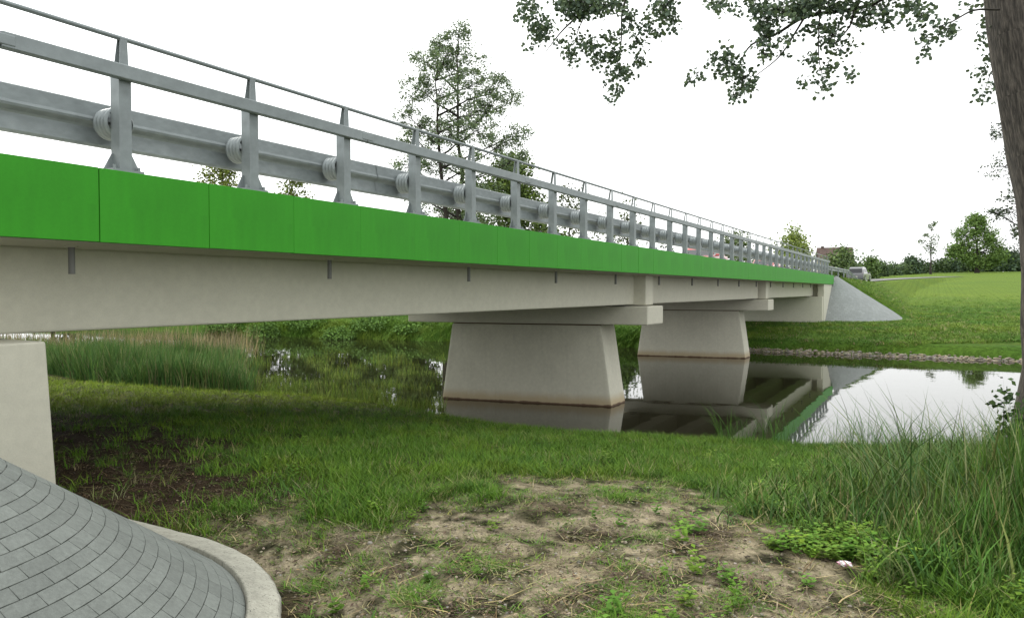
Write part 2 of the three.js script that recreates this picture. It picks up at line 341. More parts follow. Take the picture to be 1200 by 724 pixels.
tag(barrier, 'galvanised steel bridge barrier with posts, hand rail and guard beam above green panels', 'barrier');
{ // the plain guard rail that goes on beyond the bridge
  const gr = group('guard_rail');
  const pts = []; for (let i = 0; i <= 12; i++) { const a = 52.3 + i * 1.6; pts.push([roadC(a) - 3.2 - 0.14 * Math.min(1, i / 4) , a]); }
  const m = new Mesher();
  pts.forEach(([l, a], i) => { const y = roadY(a) + 0.6 - (i > 8 ? (i - 8) * 0.13 : 0); for (const [x, dy] of [[0, 0.16], [0.06, 0.09], [0, 0.02], [0, -0.02], [0.06, -0.09], [0, -0.16]]) m.v(W(l - x, a, y + dy)); });
  for (let i = 0; i < pts.length - 1; i++) for (let j = 0; j < 5; j++) m.quad(i * 6 + j, i * 6 + j + 1, i * 6 + 7 + j, i * 6 + 6 + j);
  mesh('guard_beam', m.geo(), M.steel, gr);
  for (let i = 1; i < pts.length; i += 2) { const [l, a] = pts[i]; mesh('post', block(l - 0.17, l - 0.09, a - 0.05, a + 0.05, roadY(a) - 0.4, roadY(a) + 0.68 - (i > 8 ? (i - 8) * 0.13 : 0)), M.steel, gr); }
  tag(gr, 'plain steel guard rail on the embankment beyond the end of the bridge', 'guard rail');
}

// ---------------------------------------------------------------- paved slope beside the near abutment
{
  const t = group('paved_slope'), slope = (CONE.y1 - CONE.y0) / CONE.r, cs = Math.cos(Math.atan(slope));
  const nx = Math.sin(Math.atan(slope)), ny = cs;
  const S1 = 1.3, S2 = 1.72;                                        // straight run along the road, then the quarter cone, then the straight run under the bridge
  const contour = (rho, u) => {                                     // u in metres of the straight runs and of the arc at this radius
    const arc = rho * Math.PI / 2;
    if (u < S1) return { p: [CONE.lat - rho, CONE.al - S1 + u], n: [-1, 0] };
    if (u < S1 + arc) { const f = (u - S1) / Math.max(rho, 1e-4); return { p: [CONE.lat - rho * Math.cos(f), CONE.al + rho * Math.sin(f)], n: [-Math.cos(f), Math.sin(f)] }; }
    return { p: [CONE.lat + u - S1 - arc, CONE.al + rho], n: [0, 1] };
  };
  const surf = (rho, u, up) => { const { p, n } = contour(Math.max(0.001, rho), u); return W(p[0] + n[0] * nx * up, p[1] + n[1] * nx * up, CONE.y1 - slope * rho + ny * up); };
  const bed = new Mesher(), rows = 24, cols = 60; // the mortar bed under the stones
  for (let j = 0; j <= rows; j++) { const rho = 0.001 + (CONE.r + 0.05) * j / rows, len = S1 + S2 + rho * Math.PI / 2; for (let i = 0; i <= cols; i++) { const f = i / cols, u = f < 0.35 ? f / 0.35 * S1 : f < 0.75 ? S1 + (f - 0.35) / 0.4 * rho * Math.PI / 2 : S1 + rho * Math.PI / 2 + (f - 0.75) / 0.25 * S2; bed.v(surf(rho, Math.min(u, len), -0.008), null, u, rho); } }
  for (let j = 0; j < rows; j++) for (let i = 0; i < cols; i++) { const k = j * (cols + 1) + i; bed.quad(k, k + 1, k + cols + 2, k + cols + 1); }
  mesh('mortar_bed', bed.geo(), std(rgb(0.20, 0.20, 0.18), 1, { bumpMap: fineBump, bumpScale: 0.004 }), t);
  const paverMap = dataTex(512, (u, v) => { const n = 0.88 + 0.06 * tile(u, v, 8) + 0.10 * tile(u, v, 60, 2) + (rnd() - 0.5) * 0.12; return [n * 0.985, n, n * 0.995]; }, true, 1.3);
  const mats = [0.212, 0.226, 0.234, 0.244, 0.22].map((c, i) => std(rgb(c * 0.95, c, c * 0.92), 0.88, { map: paverMap, bumpMap: fineBump, bumpScale: 0.0025 }));
  const nRows = 30, dr = CONE.r / nRows, hidden = [];
  for (let j = 0; j < nRows; j++) {
    const r0 = j * dr, r1 = (j + 1) * dr, rm = (r0 + r1) / 2, total = S1 + S2 + rm * Math.PI / 2, off = (j % 2) * 0.08;
    const n = Math.round((total - off) / 0.165);
    for (let i = -1; i < n; i++) {
      const um0 = Math.max(0, off + i * (total - off) / n), um1 = off + (i + 1) * (total - off) / n; if (um1 - um0 < 0.04) continue;
      // map the middle contour's u to the row's edges
      const mapU = (u, rho) => { const a = rm * Math.PI / 2; return u < S1 ? u : u < S1 + a ? S1 + (u - S1) / a * rho * Math.PI / 2 : u - a + rho * Math.PI / 2; };
      const g = 0.0008, e = 0.0016, h = R(0.0, 0.0018), m = new Mesher();
      const cut = (gap, up) => [[r0 + gap * cs, um0 + gap], [r0 + gap * cs, um1 - gap], [r1 - gap * cs, um1 - gap], [r1 - gap * cs, um0 + gap]].map(([rho, u]) => m.v(surf(rho, mapU(u, rho), up + h), null, u, rho));
      const a = cut(g, -0.03), b = cut(g, -0.004), c = cut(g + e, 0.001);
      const c2 = cut(g + e, 0.001);
      for (let q = 0; q < 4; q++) { const w = (q + 1) % 4; m.quad(a[q], a[w], b[w], b[q]); m.quad(b[q], b[w], c[w], c[q]); }
      m.quad(c2[0], c2[1], c2[2], c2[3]);
      if (um0 > S1 + rm * Math.PI / 2 - 0.02 || j < 6 || um0 < 0.95) hidden.push(m.geo().toNonIndexed()); else mesh('paving_stone', m.geo(), mats[Math.floor(rnd() * mats.length)], t);
    }
  }
  const rest = mesh('paving_stones', mergeGeometries(hidden), mats[1], t); rest.userData.kind = 'stuff';
  // concrete strip round the foot, flat-topped
  const kb = new Mesher(), K = 90, r0 = CONE.r, prf = [[r0 - 0.02, -0.3], [r0 + 0.004, 0.022], [r0 + 0.02, 0.03], [r0 + 0.16, 0.022], [r0 + 0.18, 0.005], [r0 + 0.19, -0.3]];
  for (let i = 0; i <= K; i++) prf.forEach(([rho, dy], q) => {
    const f = i / K, arc = rho * Math.PI / 2, u = f < 0.3 ? f / 0.3 * S1 : f < 0.8 ? S1 + (f - 0.3) / 0.5 * arc : S1 + arc + (f - 0.8) / 0.2 * S2;
    const rr = rho + (q > 2 ? 0.014 * noise(f * 40, q) : 0), { p } = contour(rr, Math.min(u, S1 + arc + S2));
    kb.v(W(p[0], p[1], CONE.y0 + dy + 0.006 * noise(f * 55, q * 2)), null, u * 0.9, rho);
  });
  for (let i = 0; i < K; i++) for (let q = 0; q < prf.length - 1; q++) { const a = i * prf.length + q; kb.quad(a, a + prf.length, a + prf.length + 1, a + 1); }
  mesh('concrete_edging', kb.geo(), M.kerb, t);
  mesh('crest_slab', block(CONE.lat, 5.99, -0.01, 1.29, 2.3, 2.615, 0.01), M.kerb, t);
  tag(t, 'grey concrete block paving on a rounded slope with pale edging below the white abutment', 'paving');
}
{ // paved cone at the far end
  const t = group('paved_cone'), m = new Mesher(), N = 40, Q = 16;
  for (let j = 0; j <= Q; j++) for (let i = 0; i <= N; i++) {
    const f = lerp(-0.9, Math.PI / 2 + 0.75, i / N), rho = FCONE.r * j / Q, y = FCONE.y1 - (FCONE.y1 - FCONE.y0 + 0.12) * j / Q;
    m.v(W(FCONE.lat - rho * Math.sin(f), FCONE.al - rho * Math.cos(f), y), null, f * 3, rho * 1.24);
  }
  for (let j = 0; j < Q; j++) for (let i = 0; i < N; i++) { const k = j * (N + 1) + i; m.quad(k, k + 1, k + N + 2, k + N + 1); }
  const tex = dataTex(512, (u, v) => { const ro = v * 8, r = Math.floor(ro), fv = ro - r, fu0 = u * 8 + (r % 2) * 0.5, fu = fu0 - Math.floor(fu0), id = Math.abs(Math.sin((Math.floor(fu0) % 8) * 12.9 + r * 78.2) * 43758.5) % 1; const joint = fv < 0.06 || fu < 0.06; const n = joint ? 0.72 : 0.82 + 0.08 * id + (rnd() - 0.5) * 0.05; return [n * 0.985, n, n]; }, true, 0.6);
  mesh('paving', m.geo(), std(rgb(0.34, 0.355, 0.345), 0.9, { map: tex }), t);
  const kb = new Mesher(); for (let i = 0; i <= N; i++) { const f = lerp(-0.6, Math.PI / 2 + 0.55, i / N); for (const [r, dy] of [[4.66, 0.0], [4.68, 0.06], [4.9, 0.05], [4.92, -0.3]]) kb.v(W(FCONE.lat - r * Math.sin(f), FCONE.al - r * Math.cos(f), FCONE.y0 - 0.04 + dy), null, f * 4, r); }
  for (let i = 0; i < N; i++) for (let q = 0; q < 3; q++) { const a = i * 4 + q; kb.quad(a, a + 1, a + 5, a + 4); }
  mesh('concrete_edging', kb.geo(), M.kerb, t);
  tag(t, 'pale grey block-paved embankment cone at the far end of the bridge', 'paving');
}
{ // approach road beyond the bridge
  const m = new Mesher(), N = 120; for (let i = 0; i <= N; i++) { const a = 53.9 + i * 1.3; for (const s of [-2.6, 2.6]) m.v(W(roadC(a) + s, a, roadY(a) + 0.02), null, s, a); }
  for (let i = 0; i < N; i++) m.quad(i * 2, i * 2 + 1, i * 2 + 3, i * 2 + 2);
  structure(mesh('road', m.geo(), std(rgb(0.19, 0.19, 0.185), 0.95, { map: concreteTex })), 'grey road curving away to the right beyond the bridge', 'road');
}

// ---------------------------------------------------------------- trees
const barkTex = dataTex(256, (u, v) => { const n = 0.62 + 0.5 * tile(u, v * 0.25, 28, 3) + (rnd() - 0.5) * 0.12; return [n, n * 0.97, n * 0.93]; }, true, 1.6);
const bark = std(rgb(0.20, 0.185, 0.168), 0.95, { map: barkTex, bumpMap: barkTex, bumpScale: 0.02 });
const darkBark = std(rgb(0.11, 0.098, 0.082), 0.95, { map: barkTex });
const leafMat = (c, tr = 0.35) => new THREE.MeshPhysicalMaterial({ color: c, vertexColors: true, roughness: 0.85, transmission: tr, thickness: 0, side: THREE.DoubleSide, specularIntensity: 0.3 });
const LM = std(rgb(1.15, 1.15, 1.15), 0.9, { vertexColors: true, specularIntensity: 0.2 }), LM2 = leafMat(rgb(1, 1, 1), 0.2);
const rdir = () => { const z = R(-1, 1), a = R(0, 6.283), s = Math.sqrt(1 - z * z); return V(s * Math.cos(a), z, s * Math.sin(a)); };
function leaf(m, p, size, col, round) {
  const d = rdir(); d.y = d.y * 0.6 - 0.25; d.normalize(); const s = d.clone().cross(rdir()).normalize(), v = 0.75 + 0.5 * rnd(), c = rgb(col[0] * v, col[1] * v, col[2] * v * (0.7 + 0.6 * rnd()));
  const w = size * (round ? 0.42 : 0.36), P = (t, q) => m.v(p.clone().addScaledVector(d, t * size).addScaledVector(s, q * w), c);
  if (round) { const a = P(0, 0), b = P(0.35, 0.95), e = P(0.8, 0.8), f = P(1, 0), g = P(0.8, -0.8), h = P(0.35, -0.95); m.quad(a, b, e, f); m.quad(a, f, g, h); }
  else { const a = P(0, 0), b = P(0.5, 1), e = P(1, 0), f = P(0.5, -1); m.quad(a, b, e, f); }
}
const bend = (a, b, n, wob) => { const o = []; for (let i = 0; i <= n; i++) { const t = i / n, p = a.clone().lerp(b, t); if (i && i < n) p.add(V(gauss() * wob, gauss() * wob * 0.6, gauss() * wob)); o.push(p); } return o; };
// blobs: [dx, y, dz, rx, ry, clusters]; every clump hangs on a limb from a trunk
function makeTree(name, label, grp, base, o) {
  const t = group(name), wood = new Mesher(), crown = new Mesher(), B = (x, y, z) => V(x, y, z);
  const trunks = o.trunks ?? [[0, 0, 0, 0, o.h * 0.85]];
  for (const [x0, z0, x1, z1, h] of trunks) { const pts = [], rad = []; for (let i = 0; i <= 8; i++) { const f = i / 8; pts.push(B(lerp(x0, x1, f) + (i ? gauss() * 0.012 * h : 0), f * h - (i ? 0 : 0.3), lerp(z0, z1, f) + (i ? gauss() * 0.012 * h : 0))); rad.push(o.r * (i ? lerp(1, 0.12, f) : 1.35)); } wood.tube(pts, rad, o.far ? 5 : 8); }
  for (const [x, y, z, rx, ry, n] of o.blobs) {
    const tr = trunks[Math.floor(rnd() * trunks.length)], hy = Math.max(0.1 * tr[4], Math.min(tr[4] * 0.96, y - ry * 0.2 - Math.hypot(x, z) * 0.55)), f = hy / tr[4], from = B(lerp(tr[0], tr[2], f), hy, lerp(tr[1], tr[3], f)), to = B(x, y, z);
    const lim = bend(from, to, 4, 0.05 * from.distanceTo(to)); wood.tube(lim, lim.map((_, i) => o.r * lerp(0.34, 0.07, i / 4)), 4);
    for (let k = 0; k < n; k++) {
      const d = rdir(), q = Math.cbrt(R(0.25, 1)), c = B(x + d.x * rx * q, y + d.y * ry * q, z + d.z * rx * q);
      if (!o.far || k % 3 === 0) { const tw = bend(lim[3 + (k % 2)], c, 2, 0.08 * rx); wood.tube(tw, [o.r * 0.07, o.r * 0.045, o.r * 0.02], 3); }
      const cr = (o.clump ?? 0.3) * (0.6 + 0.8 * rnd());
      for (let l = 0; l < o.leaves; l++) leaf(crown, c.clone().add(B(gauss() * cr, gauss() * cr * 0.75, gauss() * cr)), o.leaf * (0.65 + 0.7 * rnd()), o.col);
    }
  }
  mesh('trunk', wood.geo(), o.bark ?? darkBark, t); mesh('crown', crown.geo(), LM, t);
  t.position.copy(base); return tag(t, label, 'tree', grp);
}
const stand = (px, depth, dy = 0) => { const [l, a] = flat(px, depth); return W(l, a, groundY(l, a) + dy); };
// a crown of blobs inside an outline: width w, from height y0 to y1, fuller or looser
function ball(w, y0, y1, n, per, shape = 1) { const o = []; for (let i = 0; i < n; i++) { const f = (i + rnd()) / n, y = lerp(y0, y1, f), rr = w / 2 * Math.pow(Math.sin(Math.PI * Math.min(0.97, lerp(0.18, 0.96, f))), shape), a = i * 2.4 + R(-0.5, 0.5), q = Math.sqrt(rnd()) * 0.8; o.push([Math.cos(a) * rr * q, y, Math.sin(a) * rr * q, Math.max(0.2 * w / 2, rr * R(0.3, 0.5)), (y1 - y0) / n * 1.5 + w * 0.06, per]); } return o; }

{ // tall alder with two stems behind the bridge
  const b = stand(533, 56), m = 56 / F, X = (px) => (px - 533) * m, Y = (py) => EYE + (340 - py) * m - b.y, dir = camR;
  const pts = [[530, 55, 26, 20], [545, 75, 30, 20], [505, 85, 22, 18], [560, 100, 28, 18], [490, 110, 18, 14], [520, 115, 28, 20], [585, 105, 12, 14], [548, 130, 30, 18], [480, 135, 20, 14], [505, 145, 26, 16], [575, 130, 22, 14], [590, 165, 22, 12], [560, 160, 28, 16], [530, 160, 26, 16], [490, 165, 22, 14], [608, 155, 12, 9], [480, 195, 20, 12], [515, 190, 22, 14], [555, 195, 26, 16], [590, 195, 20, 12], [500, 225, 26, 16], [545, 225, 28, 16], [575, 235, 24, 16], [475, 222, 12, 10], [520, 70, 20, 14], [520, 250, 30, 14], [560, 262, 26, 14], [600, 118, 10, 9], [612, 185, 8, 8], [538, 42, 14, 10], [515, 48, 12, 10]];
  const blobs = pts.map(([x, y, r, q]) => { const s = X(x), d = gauss() * 2.2; return [camR.x * s + camF.x * d, Y(y), camR.z * s + camF.z * d, r * m, q * m, Math.round(r * 1.15)]; });
  const tx = (px) => [camR.x * X(px), camR.z * X(px)];
  makeTree('alder_tree', 'tall airy alder with two dark stems rising behind the bridge barrier', undefined, b, { h: 22, r: 0.27, trunks: [[...tx(524), ...tx(510), 17.5], [...tx(540), ...tx(538), 19.5]], blobs, leaves: 46, clump: 0.44, leaf: 0.15, col: [0.15, 0.20, 0.105] });
}
const behind = 'bushy trees behind the bridge';
const bush = (px, depth, w, top, bot, n, per, col, name, label, grp, extra = {}) => { const b = stand(px, depth), m = depth / F, h = EYE + (340 - top) * m - b.y, y0 = Math.max(h * 0.12, EYE + (340 - bot) * m - b.y); return makeTree(name, label, grp, b, { h, r: Math.max(0.06, h * 0.02), blobs: ball(w * m, y0, h * 0.94, n, per), leaves: 34, clump: depth / 85, leaf: depth / 300, col: col.map((x) => x * 1.25), far: depth > 60, ...extra }); };
bush(262, 62, 74, 182, 300, 11, 20, [0.13, 0.16, 0.035], 'leafy_tree', 'yellow-green round tree top below the guard beam, beside a smaller one', behind);
bush(342, 66, 66, 196, 300, 9, 14, [0.12, 0.15, 0.04], 'leafy_tree', 'thin tree top just above the green panels beside the fuller round one', behind);
bush(602, 70, 130, 184, 330, 20, 20, [0.085, 0.12, 0.035], 'leafy_tree', 'dense dark green tree behind the barrier next to the tall alder', behind, { leaf: 0.3, leaves: 46, clump: 1.0 });
bush(548, 64, 90, 226, 320, 12, 18, [0.11, 0.14, 0.035], 'leafy_tree', 'low dense bushy tree at the foot of the tall alder', behind);
bush(668, 74, 90, 218, 330, 12, 12, [0.08, 0.10, 0.04], 'young_tree', 'loose small-leaved young tree behind the middle of the barrier', undefined, { leaves: 16 });
bush(735, 80, 110, 240, 330, 12, 10, [0.08, 0.10, 0.04], 'young_tree', 'sparse low young tree seen through the barrier posts', undefined, { leaves: 12 });
bush(932, 105, 44, 270, 320, 8, 14, [0.15, 0.19, 0.05], 'garden_tree', 'pale green round tree beside the brown-roofed house', undefined);
bush(988, 120, 40, 296, 330, 9, 16, [0.10, 0.14, 0.06], 'garden_tree', 'grey-green bushy tree in front of the brown-roofed house', undefined);
bush(862, 98, 60, 278, 320, 9, 10, [0.09, 0.12, 0.05], 'garden_tree', 'low dull green tree behind the far part of the barrier', undefined);
{ // meadow trees
  const b = stand(1145, 222), m = 222 / F;
  const pts = [[1143, 266, 13, 9], [1132, 275, 11, 9], [1154, 275, 12, 9], [1143, 280, 16, 10], [1125, 290, 9, 7], [1162, 288, 9, 8], [1135, 293, 14, 8], [1152, 296, 14, 8], [1122, 298, 7, 5], [1168, 300, 9, 7], [1145, 306, 12, 7], [1160, 308, 9, 6], [1140, 258, 8, 6], [1148, 258, 7, 5], [1130, 300, 7, 5]];
  makeTree('lime_tree', 'large full round-crowned tree standing in the meadow', undefined, b, { h: 15, r: 0.65, trunks: [[0, 0, 0, 0, 12]], blobs: pts.map(([x, y, r, q]) => { const s = (x - 1145) * m, d = gauss() * 2.5; return [camR.x * s + camF.x * d, EYE + (340 - y) * m - b.y, camR.z * s + camF.z * d, r * m, q * m, 48]; }), leaves: 18, clump: 1.35, leaf: 0.55, col: [0.125, 0.195, 0.055], far: true });
  const b2 = stand(1091, 213), m2 = 213 / F;
  const p2 = [[1092, 266, 4, 4], [1097, 263, 2.5, 3], [1085, 276, 4, 3], [1093, 278, 5, 5], [1079, 283, 5, 2.5], [1090, 286, 6, 4], [1096, 290, 4, 5], [1091, 296, 4, 3], [1086, 290, 4, 3]];
  makeTree('slender_tree', 'slender thin-crowned young tree on a bare stem in the meadow', undefined, b2, { h: 14, r: 0.3, trunks: [[0, 0, 0, 0, 13]], blobs: p2.map(([x, y, r, q]) => { const s = (x - 1091) * m2, d = gauss(); return [camR.x * s + camF.x * d, EYE + (340 - y) * m2 - b2.y, camR.z * s + camF.z * d, r * m2, q * m2, 13]; }), leaves: 7, clump: 0.55, leaf: 0.42, col: [0.09, 0.13, 0.05], far: true });
}
{ // hedge row and small trees along the edge of the meadow
  const rows = [[1021, 150, 12, 303, 'round'], [1032, 190, 14, 311, 'low'], [1045, 205, 16, 313, 'low'], [1058, 215, 14, 313, 'low'], [1069, 222, 12, 304, 'tall'], [1080, 230, 14, 311, 'low'], [1101, 240, 15, 309, 'low'], [1112, 246, 16, 306, 'tall'], [1124, 248, 15, 308, 'low'], [1166, 250, 22, 303, 'tall'], [1178, 240, 18, 294, 'tall'], [1192, 246, 22, 299, 'tall'], [1206, 250, 22, 296, 'tall'], [1136, 252, 16, 307, 'low'], [1152, 254, 16, 308, 'low'], [1012, 170, 12, 313, 'low'], [1225, 245, 26, 290, 'tall']];
  const cols = { low: [0.065, 0.095, 0.045], tall: [0.06, 0.09, 0.05], round: [0.085, 0.13, 0.045] };
  const lab = { low: 'low dark hedge bush in the row behind the meadow', tall: 'taller blue-green tree in the hedge row behind the meadow', round: 'round green tree by the road near the dark grey car' };
  for (const [px, d, w, top, k] of rows) bush(px, d, w, top, 330, k === 'low' ? 6 : 8, 14, cols[k], k === 'low' ? 'hedge_bush' : 'hedge_tree', lab[k], k === 'round' ? undefined : k === 'low' ? 'hedge bushes behind the meadow' : 'trees in the hedge row', { leaves: 22, leaf: d / 330, clump: d / 120 });
}
{ // shrubs on the far bank seen below the girders
  const list = [[512, 45, 44, 374, 'leafy green shrub on the far bank right beside the first pier'], [482, 44.5, 40, 384, 'low dark shrub overhanging the far bank beside the pier'], [440, 46, 64, 372, 'wide green shrub on the far bank below the girder'], [398, 45, 44, 386, 'small shrub leaning over the water on the far bank'], [356, 48, 60, 374, 'rounded light green shrub on the far bank behind the flooded reeds'], [312, 47, 50, 378, 'green shrub on the far bank beside the dry reeds'], [268, 50, 60, 376, 'green shrub on the far bank behind the dry reeds']];
  for (const [px, d, w, top, lab] of list) bush(px, d, w, top, 402, 9, 22, [0.085, 0.15, 0.035], 'bank_shrub', lab, 'shrubs along the far bank', { leaves: 22, leaf: 0.12, clump: 0.34 });
  // trees behind the bridge whose dark mirror image fills the water on that side
  const wood = [[60, 66, 110, 262], [150, 72, 110, 250], [215, 60, 90, 268], [300, 70, 100, 262], [380, 62, 100, 272], [430, 76, 100, 262], [485, 60, 80, 284], [655, 66, 70, 292], [720, 72, 80, 300]];
  for (const [px, d, w, top] of wood) bush(px, d, w, top, 380, 12, 18, [0.075, 0.115, 0.035], 'riverside_tree', 'bushy green tree hidden by the bridge and mirrored dark in the river', 'riverside trees behind the bridge', { leaves: 30, leaf: 0.36, clump: 1.0 });
}
{ // the tree at the right: trunk and hanging branches
  const t = group('alder_tree'), D = 7.7, wood = new Mesher(), rad = (y) => y > 420 ? 0.275 + 0.2 * ss(440, 530, y) : 0.275 + 0.02 * ss(250, 0, y);
  const cx = [[1240, 530], [1238, 480], [1236, 430], [1235, 380], [1235, 330], [1233, 280], [1228, 230], [1219, 180], [1210, 130], [1203, 80], [1197, 30], [1192, -30], [1187, -120], [1180, -240], [1176, -380]];
  wood.tube(cx.map(([x, y]) => at(x, y, D)), cx.map(([, y]) => rad(y)), 28, undefined, 0.13);
  mesh('trunk', wood.geo(), bark, t);
  const br = new Mesher(), crown = new Mesher();
  const line = (list, r0, r1) => { const p = list.map(([x, y, d]) => at(x, y, d)); const c = new THREE.CatmullRomCurve3(p).getPoints(list.length * 4); br.tube(c, c.map((_, i) => lerp(r0, r1, i / c.length)), 5); };
  const B = (X, Y, d) => [800 + X / 3, Y / 3, d];
  line([[1182, -230, 7.7], [1100, -90, 7.8], B(700, 0, 8), B(430, 60, 8.1), B(330, 120, 8.2), B(240, 160, 8.3), B(190, 250, 8.3)], 0.034, 0.005);
  line([B(430, 60, 8.1), B(400, 110, 8), B(340, 200, 7.9), B(260, 265, 7.9)], 0.014, 0.004);
  line([[1110, -80, 7.8], B(620, 0, 8), B(590, 90, 8), B(530, 160, 8)], 0.02, 0.004);
  line([B(485, 30, 8), B(480, 110, 7.9), B(480, 200, 7.9), B(495, 280, 7.9)], 0.01, 0.003);
  line([[1172, 11, 7.55], B(1020, 38, 7.3), B(940, 80, 7.2), B(880, 100, 7.2)], 0.012, 0.004);
  line([[1187, -140, 7.7], [1000, -120, 8.4], [860, -60, 8.8], [760, -30, 8.8], [690, 10, 8.7], [660, 35, 8.6], [640, 60, 8.6]], 0.036, 0.003);
  line([[745, -25, 8.8], [730, 10, 8.7], [728, 50, 8.7], [722, 85, 8.6]], 0.014, 0.004);
  line([[690, 10, 8.7], [676, 45, 8.6], [690, 70, 8.6]], 0.008, 0.003);
  line([[850, -55, 8.8], [800, -20, 8.5], [775, 15, 8.5]], 0.012, 0.003);
  line([[1190, 55, 8.05], [1165, 80, 8.2], [1155, 105, 8.3]], 0.008, 0.003);
  const A = (X, Y, rx, ry, n) => [590 + X / 3.87, Y / 3.87, rx / 3.87, ry / 3.87, n, 8.65], C = (X, Y, rx, ry, n, d = 8) => [800 + X / 3, Y / 3, rx / 3, ry / 3, n, d];
  const clusters = [A(110, 20, 45, 25, 60), A(80, 70, 28, 22, 30), A(150, 65, 30, 25, 36), A(160, 140, 45, 50, 110), A(130, 205, 18, 18, 18), A(200, 125, 30, 60, 60), A(340, 15, 105, 45, 520), A(450, 30, 55, 35, 110), A(330, 75, 60, 20, 60), A(530, 20, 45, 30, 60), A(320, 190, 45, 25, 36), A(310, 260, 24, 36, 48), A(385, 200, 45, 40, 80), A(420, 250, 28, 40, 40), A(440, 290, 40, 22, 26), A(490, 170, 30, 28, 50), A(575, 95, 22, 55, 46), A(500, 240, 45, 35, 90), A(525, 315, 50, 24, 80), A(600, 190, 34, 32, 46), A(620, 260, 22, 36, 40), A(570, 350, 24, 22, 26), A(490, 380, 34, 16, 22), A(525, 400, 26, 16, 20), A(490, 440, 24, 14, 18), A(545, 100, 16, 60, 36), A(330, 130, 14, 30, 12), A(265, 180, 25, 22, 16),
    A(720, 30, 55, 38, 130), A(660, 110, 38, 42, 60), A(775, 110, 18, 26, 26), A(700, 145, 24, 16, 20), A(745, 70, 50, 30, 60),
    C(125, 10, 40, 22, 70), C(180, 35, 20, 12, 14), C(290, 60, 48, 55, 170), C(250, 15, 40, 22, 50), C(300, 130, 46, 36, 100), C(285, 190, 26, 26, 34), C(150, 215, 55, 55, 170), C(50, 262, 26, 20, 26), C(25, 280, 10, 8, 8), C(215, 275, 50, 42, 120), C(190, 330, 24, 22, 34), C(340, 40, 60, 40, 130), C(370, 130, 28, 24, 26), C(350, 180, 12, 14, 12), C(420, 25, 60, 36, 170), C(500, 15, 60, 34, 190), C(480, 90, 40, 22, 60), C(530, 125, 50, 48, 130), C(460, 205, 35, 30, 40), C(520, 240, 45, 20, 34), C(430, 280, 22, 16, 14), C(500, 290, 38, 24, 36), C(600, 255, 22, 14, 14), C(600, 30, 50, 34, 110), C(640, 60, 44, 34, 80), C(700, 30, 40, 36, 80), C(720, 80, 24, 28, 36), C(600, 155, 14, 8, 6), C(545, 175, 30, 14, 20),
    C(800, 20, 46, 26, 56, 7.2), C(840, 60, 30, 44, 60, 7.2), C(860, 130, 22, 36, 34, 7.2), C(848, 185, 7, 6, 4, 7.2), C(920, 100, 50, 30, 56, 7.2), C(1020, 15, 34, 12, 14, 7.3), C(1080, 90, 34, 40, 46, 8.3), C(1060, 135, 20, 20, 14, 8.3), C(1090, 200, 22, 24, 26, 8.3), C(1060, 260, 34, 30, 34, 8.3), C(1060, 335, 28, 20, 22, 8.3), C(1105, 300, 22, 24, 22, 8.3), C(640, -60, 300, 50, 700), C(0, -90, 260, 60, 500, 8.6)];
  for (const [x, y, rx, ry, n, d] of clusters) { const sub = Math.max(3, Math.round(n / 3.6)); for (let k = 0; k < sub; k++) { const a = R(0, 6.283), q = Math.sqrt(rnd()), px = x + Math.cos(a) * rx * q, py = y + Math.sin(a) * ry * q, dd = d + gauss() * 0.35; const c0 = at(px, py, dd); br.tube([at(x, y - ry * 0.2, d), c0], [0.0025, 0.0012], 3); for (let l = 0; l < 6; l++) leaf(crown, c0.clone().add(V(gauss() * 0.075, gauss() * 0.065, gauss() * 0.075)), R(0.034, 0.056), [0.11, 0.155, 0.09], true); } }
  mesh('branch', br.geo(), darkBark, t); mesh('crown', crown.geo(), LM2, t);
  tag(t, 'large tree with thick grey-brown trunk whose leafy branches hang over the river bank', 'tree');
}
{ // leafy shoots at the foot of that trunk
  for (const [px, d, w, top, lab] of [[1180, 7.0, 40, 452, 'dark leafy shoots growing against the foot of the thick trunk'], [1205, 6.6, 50, 470, 'leafy sprout in the tall grass in front of the thick trunk']]) bush(px, d, w, top, 560, 7, 7, [0.035, 0.06, 0.022], 'leafy_sprout', lab, undefined, { r: 0.012, leaves: 6, leaf: 0.055, clump: 0.08 });
}
{ // a further tree mostly hidden by that trunk
  const d = 26, b = stand(1262, d), m = d / F, pts = [[1185, 150, 22, 10], [1190, 175, 20, 8], [1180, 195, 26, 14], [1195, 205, 20, 12], [1185, 230, 26, 8], [1170, 250, 14, 6], [1190, 248, 22, 9], [1183, 268, 9, 7], [1196, 272, 12, 12], [1194, 290, 8, 8], [1230, 150, 40, 24], [1240, 210, 44, 26], [1250, 265, 40, 24], [1260, 100, 46, 30], [1300, 180, 50, 40]];
  makeTree('leafy_tree', 'finely leaved tree reaching out from behind the thick grey-brown trunk', undefined, b, { h: 10, r: 0.16, blobs: pts.map(([x, y, r, q]) => { const s = (x - 1262) * m, k = gauss() * 0.5; return [camR.x * s + camF.x * k, EYE + (340 - y) * m - b.y, camR.z * s + camF.z * k, r * m, q * m, Math.round(8 + r * 0.5)]; }), leaves: 13, clump: 0.16, leaf: 0.08, col: [0.06, 0.085, 0.045] });
}

